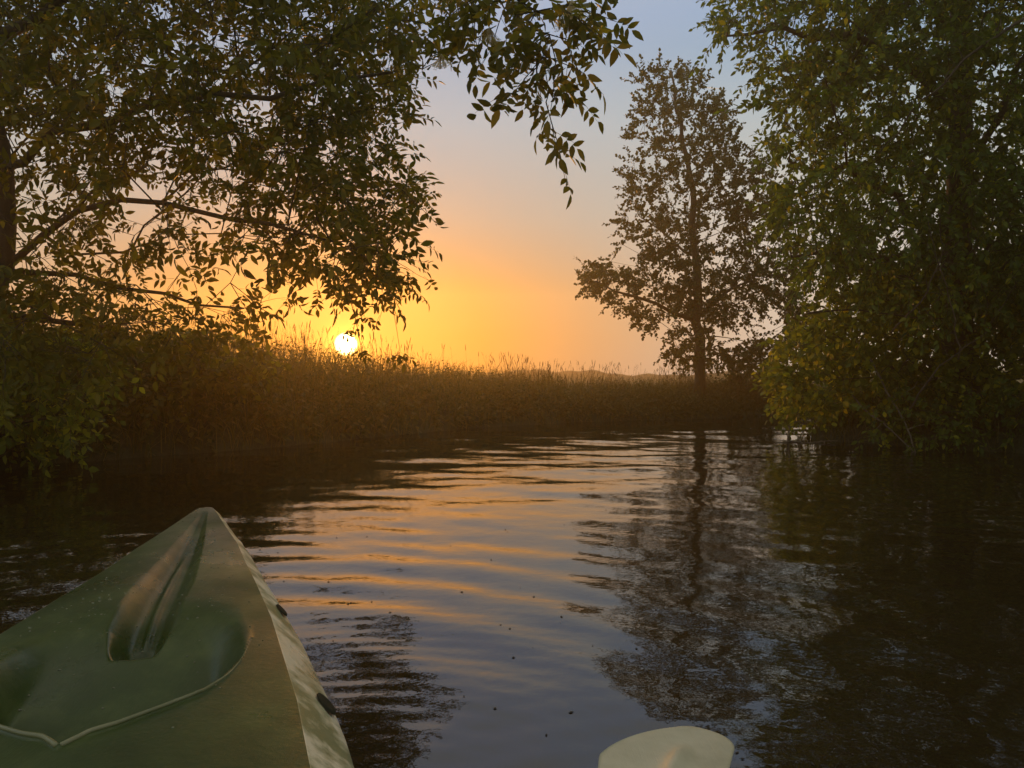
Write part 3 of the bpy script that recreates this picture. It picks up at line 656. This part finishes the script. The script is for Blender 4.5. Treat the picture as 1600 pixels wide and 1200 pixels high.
# ------------------------------------------------------------------ dead branches at the right waterline
def branch(name, label, pts, r0, r1, side=(), cat='branch'):
    pts = np.array(pts, float); root = bpy.data.objects.new(name, None); COL.objects.link(root); root.location = tuple(pts[0]); tag(root, label, cat)
    f = np.linspace(0, len(pts)-1, len(pts)*4); P_ = np.stack([np.interp(f, np.arange(len(pts)), pts[:, k]) for k in range(3)], -1)+R.normal(0, r0*.35, (len(f), 3))
    b = Bag(); tube(b, P_, np.linspace(r0, r1, len(f)), 7); link('stem', b.mesh('stem', True), M['dead_wood'], root)
    for (i, v, L) in side:
        b = Bag(); o = P_[int(i*(len(P_)-1))]; v = norm(np.array(v, float)); q = np.array([o+v*L*k+np.array([0, 0, -.1*L*k*k])+R.normal(0, .012, 3)*k for k in np.linspace(0, 1, 6)])
        tube(b, q, np.linspace(r1*1.1, r1*.4, 6), 5); link('side_twig', b.mesh('side_twig', True), M['dead_wood'], root)
    return root
branch('driftwood_branch', 'pale bare branch floating flat at the right water edge', [P(1218, 692, 8.6), P(1240, 690, 8.65), P(1262, 693, 8.6), P(1285, 690, 8.6), P(1302, 697, 8.5)], .014, .008,
       [(.2, (-.2, 0, 1), .16), (.35, (.5, .1, .8), .2), (.5, (-.6, .1, .6), .12), (.8, (.9, 0, .1), .15)])
branch('dead_branch', 'thin bare branch slanting from the thicket down into the right water', [P(1318, 600, 8.7), P(1350, 640, 8.4), P(1385, 665, 8.1), P(1436, 712, 7.6)], .010, .006, [(.4, (.7, 0, -.4), .3), (.6, (-.5, -.1, -.6), .25)])
branch('dead_branch', 'long bare stem leaning steeply into the water, right of the slanting branch', [P(1360, 560, 8.3), P(1385, 610, 8.1), P(1415, 660, 7.9), P(1434, 716, 7.5)], .011, .007, [(.5, (.6, 0, .5), .35), (.75, (.6, -.1, .3), .25)])
branch('arched_branch', 'bent bare branch looping out of the water beside the driftwood', [P(1232, 688, 8.75), P(1233, 668, 8.8), P(1246, 658, 8.8), P(1262, 664, 8.8), P(1290, 655, 8.8)], .011, .006, [(.5, (.3, 0, .9), .15), (.8, (.5, 0, .7), .2)])

# ------------------------------------------------------------------ kayak
T0 = np.array([-1.04, 2.61]); AX = np.array([.27026, -.96279]); RT = np.array([.96279, .27026])
KL = 3.5
def halfw(u):
    return np.interp(u, [0, .02, .06, .12, .3, .48, .88, 1.18, 1.6, 2.0, 2.5, 3.0, 3.3, 3.45, 3.5], [.004, .018, .032, .047, .09, .133, .2, .246, .295, .325, .325, .255, .15, .06, .01])
def chamf(u): return np.interp(u, [0, .1, .6, 1.5, 2.5, 3.2, 3.5], [.010, .018, .038, .072, .07, .03, .008])
def decktop(u): return .265+.045*np.clip(1-u/.75, 0, 1)**1.6+.05*np.clip((u-2.7)/.8, 0, 1)**2
def sstep(a, b, x): t = np.clip((x-a)/(b-a), 0, 1); return t*t*(3-2*t)
def deck_z(u, v):
    w = halfw(u); z = decktop(u)+.014*(1-(v/np.maximum(w, .01))**2)*np.clip(w/.2, 0, 1)
    a = np.abs(v-.004)
    # spear shaped groove from the bow, ending in a drain pocket
    gw = np.interp(u, [.1, .5, .9, 1.15, 1.27], [.012, .045, .068, .066, .04]); gd = np.interp(u, [.08, .3, .8, 1.15, 1.21, 1.25], [0, .018, .042, .056, .07, .0])
    pr_ = np.clip(1-a/gw, 0, 1); rid = np.exp(-((v-.004-.006*np.sin(u*6))/.0075)**2)
    z = z-gd*sstep(0, .75, pr_)*(u < 1.27)+.0085*rid*np.interp(u, [.5, .7, 1.12, 1.18], [0, 1, 1, 0])
    pk = np.exp(-(np.clip(np.hypot((u-1.205)/.05, (v-.004)/.034)-.35, 0, 9)/.4)**2); z = z-.035*pk*(1-sstep(1.225, 1.262, u))
    # heart shaped well with a crisp rear rim
    ru = np.interp(a, [0, .02, .05, .1, .15, .18, .2, .21], [1.70, 1.672, 1.655, 1.61, 1.56, 1.50, 1.42, 1.30])
    side = np.interp(u, [1.0, 1.25, 1.42, 1.5, 1.7], [.17, .2, .205, .205, .2])
    din = np.minimum(ru-u, (side-a)*1.0)
    depth = .105*sstep(1.02, 1.5, u)+.0
    soft = np.interp(u, [1.0, 1.35, 1.5], [.12, .06, .04])
    z = z-depth*sstep(0, 1, np.clip(din/soft, 0, 1))*(u < 1.72)
    # foot wells and seat pan behind
    fw = sstep(1.80, 1.98, u)*(1-sstep(2.45, 2.6, u)); z = z-.11*fw*sstep(.25, .19, a)*sstep(.012, .05, a)
    seat = sstep(2.62, 2.75, u)*(1-sstep(3.0, 3.2, u)); z = z-.07*seat*sstep(.2, .12, a)
    # raised lips round the wells
    z = z+.0035*np.exp(-((din+.004)/.0065)**2)*sstep(1.2, 1.42, u)*(u < 1.74)
    return z
def kworld(u, v, z):
    return np.stack([T0[0]+AX[0]*u+RT[0]*v, T0[1]+AX[1]*u+RT[1]*v, z], -1)
kayak = bpy.data.objects.new('kayak', None); COL.objects.link(kayak); kayak.location = (T0[0]+AX[0]*1.7, T0[1]+AX[1]*1.7, 0)
tag(kayak, 'moulded green plastic kayak pointing up the river, wet deck and pale gunwale', 'kayak')
def build_kayak():
    us = np.concatenate([[0, .004, .01, .018, .028, .04], np.arange(.05, 2.1, .004), np.linspace(2.11, 3.5, 90)])
    ts = np.linspace(-1, 1, 221); U, Tt = np.meshgrid(us, ts, indexing='ij'); Vv = Tt*halfw(U)
    tipdrop = .012*np.clip(1-U/.03, 0, 1)**2
    V = kworld(U, Vv, deck_z(U, Vv)-tipdrop).reshape(-1, 3); n = len(ts); i = np.arange(len(us)-1)[:, None]*n; j = np.arange(n-1)[None]
    q = np.stack([i+j, i+n+j, i+n+j+1, i+j+1], -1).reshape(-1, 4)
    link('deck', npmesh('deck', V, [q], True), M['deck'], kayak)
    # gunwale chamfer and hull, one closed skin per side joined at the keel
    w = halfw(us); c = chamf(us); dz = decktop(us)-.012*np.clip(1-us/.03, 0, 1)**2
    keel = np.interp(us, [0, .1, .3, .7, 1.2, 3.0, 3.3, 3.5], [.24, .08, -.02, -.08, -.1, -.1, 0, .24])
    prof = [(0, 0, 0), (.012, 0, -.004), (.03, .0, -.02), (.3, .0, -.27), (.62, .0, -.6), (.85, 0, -.85), (1.0, 0, -1.04), (1.05, 0, -1.22), (1.0, 0, -1.45)]
    rows = []
    for sgn in (1, -1):
        ring = []
        for k, (a, _, b) in enumerate(prof):
            zz = dz+.003*(k == 0)*0+b*c*.95; vv = w+a*c
            wav = (.0022*np.sin(us*23+k)+.0015*np.sin(us*61+2*k))*(2 < k < 6)*np.clip(us*3, 0, 1)
            ring.append((vv+wav, zz))
        vb, zb = ring[-1]
        for f in (.25, .5, .75, 1.0):
            ring.append((vb*(1-f**1.7), zb+(keel-zb)*(f**.8)))
        V = np.stack([kworld(us, sgn*v, z) for v, z in ring], 1).reshape(-1, 3); m_ = len(ring)
        i = np.arange(len(us)-1)[:, None]*m_; j = np.arange(m_-1)[None]
        q = np.stack([i+j, i+j+1, i+m_+j+1, i+m_+j], -1).reshape(-1, 4)
        if sgn < 0: q = q[:, ::-1]
        rows.append((V, q))
    b = Bag(); [b.add(V, q) for V, q in rows]
    link('hull', b.mesh('hull', True), M['gunwale'], kayak)
    # worn lip round the rear of the well
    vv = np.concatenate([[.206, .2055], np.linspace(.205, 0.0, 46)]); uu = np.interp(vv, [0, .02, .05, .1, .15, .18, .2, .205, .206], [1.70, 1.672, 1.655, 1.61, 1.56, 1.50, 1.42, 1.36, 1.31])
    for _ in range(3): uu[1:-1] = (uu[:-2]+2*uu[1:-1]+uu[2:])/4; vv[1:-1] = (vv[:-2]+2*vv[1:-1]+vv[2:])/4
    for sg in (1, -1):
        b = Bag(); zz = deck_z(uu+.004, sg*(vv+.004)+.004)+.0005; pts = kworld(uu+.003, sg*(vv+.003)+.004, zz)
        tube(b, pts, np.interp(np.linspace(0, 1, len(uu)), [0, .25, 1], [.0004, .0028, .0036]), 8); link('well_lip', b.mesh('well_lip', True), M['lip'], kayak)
    # grip hollows in the gunwale: raised dark ovals, recess shade put into the colour
    for u in (1.02, 1.52):
        b = Bag(); w_ = float(halfw(u)); c_ = float(chamf(u)); z_ = float(decktop(u))
        nth = 28; V = []
        for rr, dp in ((1.0, .0006), (.93, .0028), (.6, .0026), (0.25, .0026)):
            for k in range(nth):
                a = 2*PI*k/nth; uu = u+.032*rr*math.cos(a); tt = .76+.2*rr*math.sin(a)
                w2 = float(halfw(uu)); V.append(kworld(uu, w2+tt*c_+dp*.7, z_-.95*c_*(tt-.08)+dp))
        V.append(kworld(u, w_+.76*c_+.0018, z_-.95*c_*.68+.0026)); qs = []
        for r_ in range(3):
            for k in range(nth): qs.append((r_*nth+k, r_*nth+(k+1) % nth, (r_+1)*nth+(k+1) % nth, (r_+1)*nth+k))
        ts_ = [(3*nth+k, 3*nth+(k+1) % nth, 4*nth) for k in range(nth)]
        b.add(np.array(V), np.array(qs), np.array(ts_)); link('grip_hollow_shade', b.mesh('grip_hollow_shade', True), M['rubber_and_hollow_shade'], kayak)
    # droplets
    b = Bag(); r = np.random.default_rng(9); T = []
    for ring_, (rr, zz) in enumerate(((1, 0), (.92, .35), (.6, .62))):
        T += [(rr*math.cos(2*PI*k/7), rr*math.sin(2*PI*k/7), zz) for k in range(7)]
    T.append((0, 0, .72)); q = [(a*7+k, a*7+(k+1) % 7, (a+1)*7+(k+1) % 7, (a+1)*7+k) for a in range(2) for k in range(7)]; t = [(14+k, 14+(k+1) % 7, 21) for k in range(7)]
    n = 260; u = np.concatenate([r.uniform(.1, 1.7, n//2), r.normal(.95, .2, n-n//2)]); u = np.clip(u, .05, 1.75); v = r.uniform(-.9, .9, n)*halfw(u); S = r.uniform(.0006, .0018, n)*(r.random(n) < .9)+.0006
    O = kworld(u, v, deck_z(u, v)); Fm = np.tile(np.eye(3), (n, 1, 1)); Fm[:, 0, 0] = r.uniform(.8, 1.6, n)
    instance((np.array(T), np.array(q), np.array(t)), O, Fm, S, b)
    tag(link('water_droplets', b.mesh('water_droplets', True), M['droplet'], kayak), None, None, None, 'stuff')
build_kayak()

# ------------------------------------------------------------------ paddle
paddle = bpy.data.objects.new('paddle', None); COL.objects.link(paddle)
tag(paddle, 'double-bladed paddle, its cream blade held out over the water at the lower edge', 'paddle')
def build_paddle():
    tip = P(1083, 1166, 1.14); end = np.array([-.22, -.10, .44]); D = norm(end-tip); paddle.location = tuple(end)
    vdir = norm(tip-np.array([0, 0, CAM_H])); side = norm(np.cross(D, np.array([.12, .25, 1.]))); nrm_ = np.cross(side, D)
    if nrm_[2] < 0: nrm_ = -nrm_
    if side[0] > 0: side = -side     # side points to image left
    L = .42
    ss = np.linspace(0, 1, 60); tt = np.linspace(-1, 1, 41)
    ss = np.linspace(0, 1, 80)**1.5
    lw = .094*np.clip(1-(1-np.clip(ss/.5, 0, 1))**2, 0, 1)**.72; rw = .066*np.clip(1-(1-np.clip(ss/.17, 0, 1))**2, 0, 1)**.5
    tp = np.interp(ss, [0, .45, .75, 1], [1, 1, .7, .25]); lw = lw*tp; rw = rw*tp
    def blade(o, D, side, nrm_, name):
        b = Bag(); tops = []
        for face in (1, -1):
            S_, T_ = np.meshgrid(ss, tt, indexing='ij'); lat = np.where(T_ > 0, T_*lw[:, None], T_*rw[:, None])
            edge = np.clip(1-np.abs(T_)**6, 0, 1)*np.clip(S_/.03, 0, 1)
            curve = .018*(lat/.1)**2*0.6+.05*(1-S_)**2*.5
            rib = np.exp(-(lat/.011)**2)*sstep(.17, .34, S_)*.008+np.exp(-(lat/.024)**2)*sstep(.15, .4, S_)*.004
            nz = curve+face*(.0022*edge+.0008)+face*rib*(1 if face > 0 else .6)
            V = o+D*(S_*L)[..., None]+side*lat[..., None]+nrm_*nz[..., None]
            n = len(tt); i = np.arange(len(ss)-1)[:, None]*n; j = np.arange(n-1)[None]; q = np.stack([i+j, i+j+1, i+n+j+1, i+n+j], -1).reshape(-1, 4)
            if face < 0: q = q[:, ::-1]
            b.add(V.reshape(-1, 3), q); tops.append(V)
        m_ = len(ss)*len(tt); q = []
        n = len(tt)
        for i in range(len(ss)-1):
            for j in (0, n-1): q.append((i*n+j, (i+1)*n+j, m_+(i+1)*n+j, m_+i*n+j))
        b.q.append(np.array(q)); ob = link(name, b.mesh(name, True), M['blade'], paddle)
        bb = Bag(); c0 = .05*(1-.28)**2*.5
        pts = [o+D*(L*f)+nrm_*(.05*(1-f)**2*.5+.0078) for f in (.28, .31, .35, .39, .43)]; tube(bb, np.array(pts), np.array([.0004, .0022, .0034, .0030, .0004]), 10)
        c = link('rib_core', bb.mesh('rib_core', True), M['rust'], ob); c.matrix_parent_inverse = Matrix.Translation(-Vector((0, 0, 0)))
        return ob
    blade(tip, D, side, nrm_, 'blade')
    far = tip+D*2.15
    blade(far, -D, side, norm(np.cross(side, -D)), 'blade')
    b = Bag(); pts = np.array([tip+D*(L-.04), tip+D*.9, tip+D*1.4, tip+D*(2.15-L+.04)])+nrm_*.004; tube(b, pts, np.full(4, .0155), 20)
    link('shaft', b.mesh('shaft', True), M['shaft'], paddle)
    for f in (.58, 1.57):
        b = Bag(); p = tip+D*f+nrm_*.004; tube(b, np.array([p-D*.006, p-D*.005, p+D*.005, p+D*.006]), np.array([.016, .03, .03, .016]), 20); link('drip_ring', b.mesh('drip_ring', True), M['rubber_and_hollow_shade'], paddle)
build_paddle()

# ------------------------------------------------------------------ contrail
b = Bag(); p0 = P(1090, 137, 3000); p1 = P(1128, 141, 3000); tube(b, np.array([p0+(p1-p0)*f for f in np.linspace(0, 1, 9)]), np.array([.3, 1.5, 2.2, 2.6, 2.6, 2.4, 2, 1.2, .3]), 8)
tag(link('contrail', b.mesh('contrail', True), M['vapour']), 'short faint white vapour trail high in the sky above the alder', 'contrail')

# ------------------------------------------------------------------ haze volume, added to spread a glare round the sun
def haze():
    me = bpy.data.meshes.new('haze'); x0, x1, y0, y1, z0, z1 = -102, 102, -48, 97, -2.2, 11.0
    V = [(x, y, z) for z in (z0, z1) for y in (y0, y1) for x in (x0, x1)]
    me.from_pydata(V, [], [(0, 2, 3, 1), (4, 5, 7, 6), (0, 1, 5, 4), (2, 6, 7, 3), (0, 4, 6, 2), (1, 3, 7, 5)]); me.update()
    m, nt, out = mat('haze'); v = nt.nodes.new('ShaderNodeVolumePrincipled'); v.inputs['Density'].default_value = HAZE
    v.inputs['Color'].default_value = (.92, .74, .36, 1); v.inputs['Anisotropy'].default_value = .74
    nt.links.new(v.outputs[0], out.inputs['Volume'])
    tag(link('haze', me, m), 'thin warm haze added over the river for the glare of the low sun', None, None, 'stuff')
HAZE = .0088
if HAZE: haze()
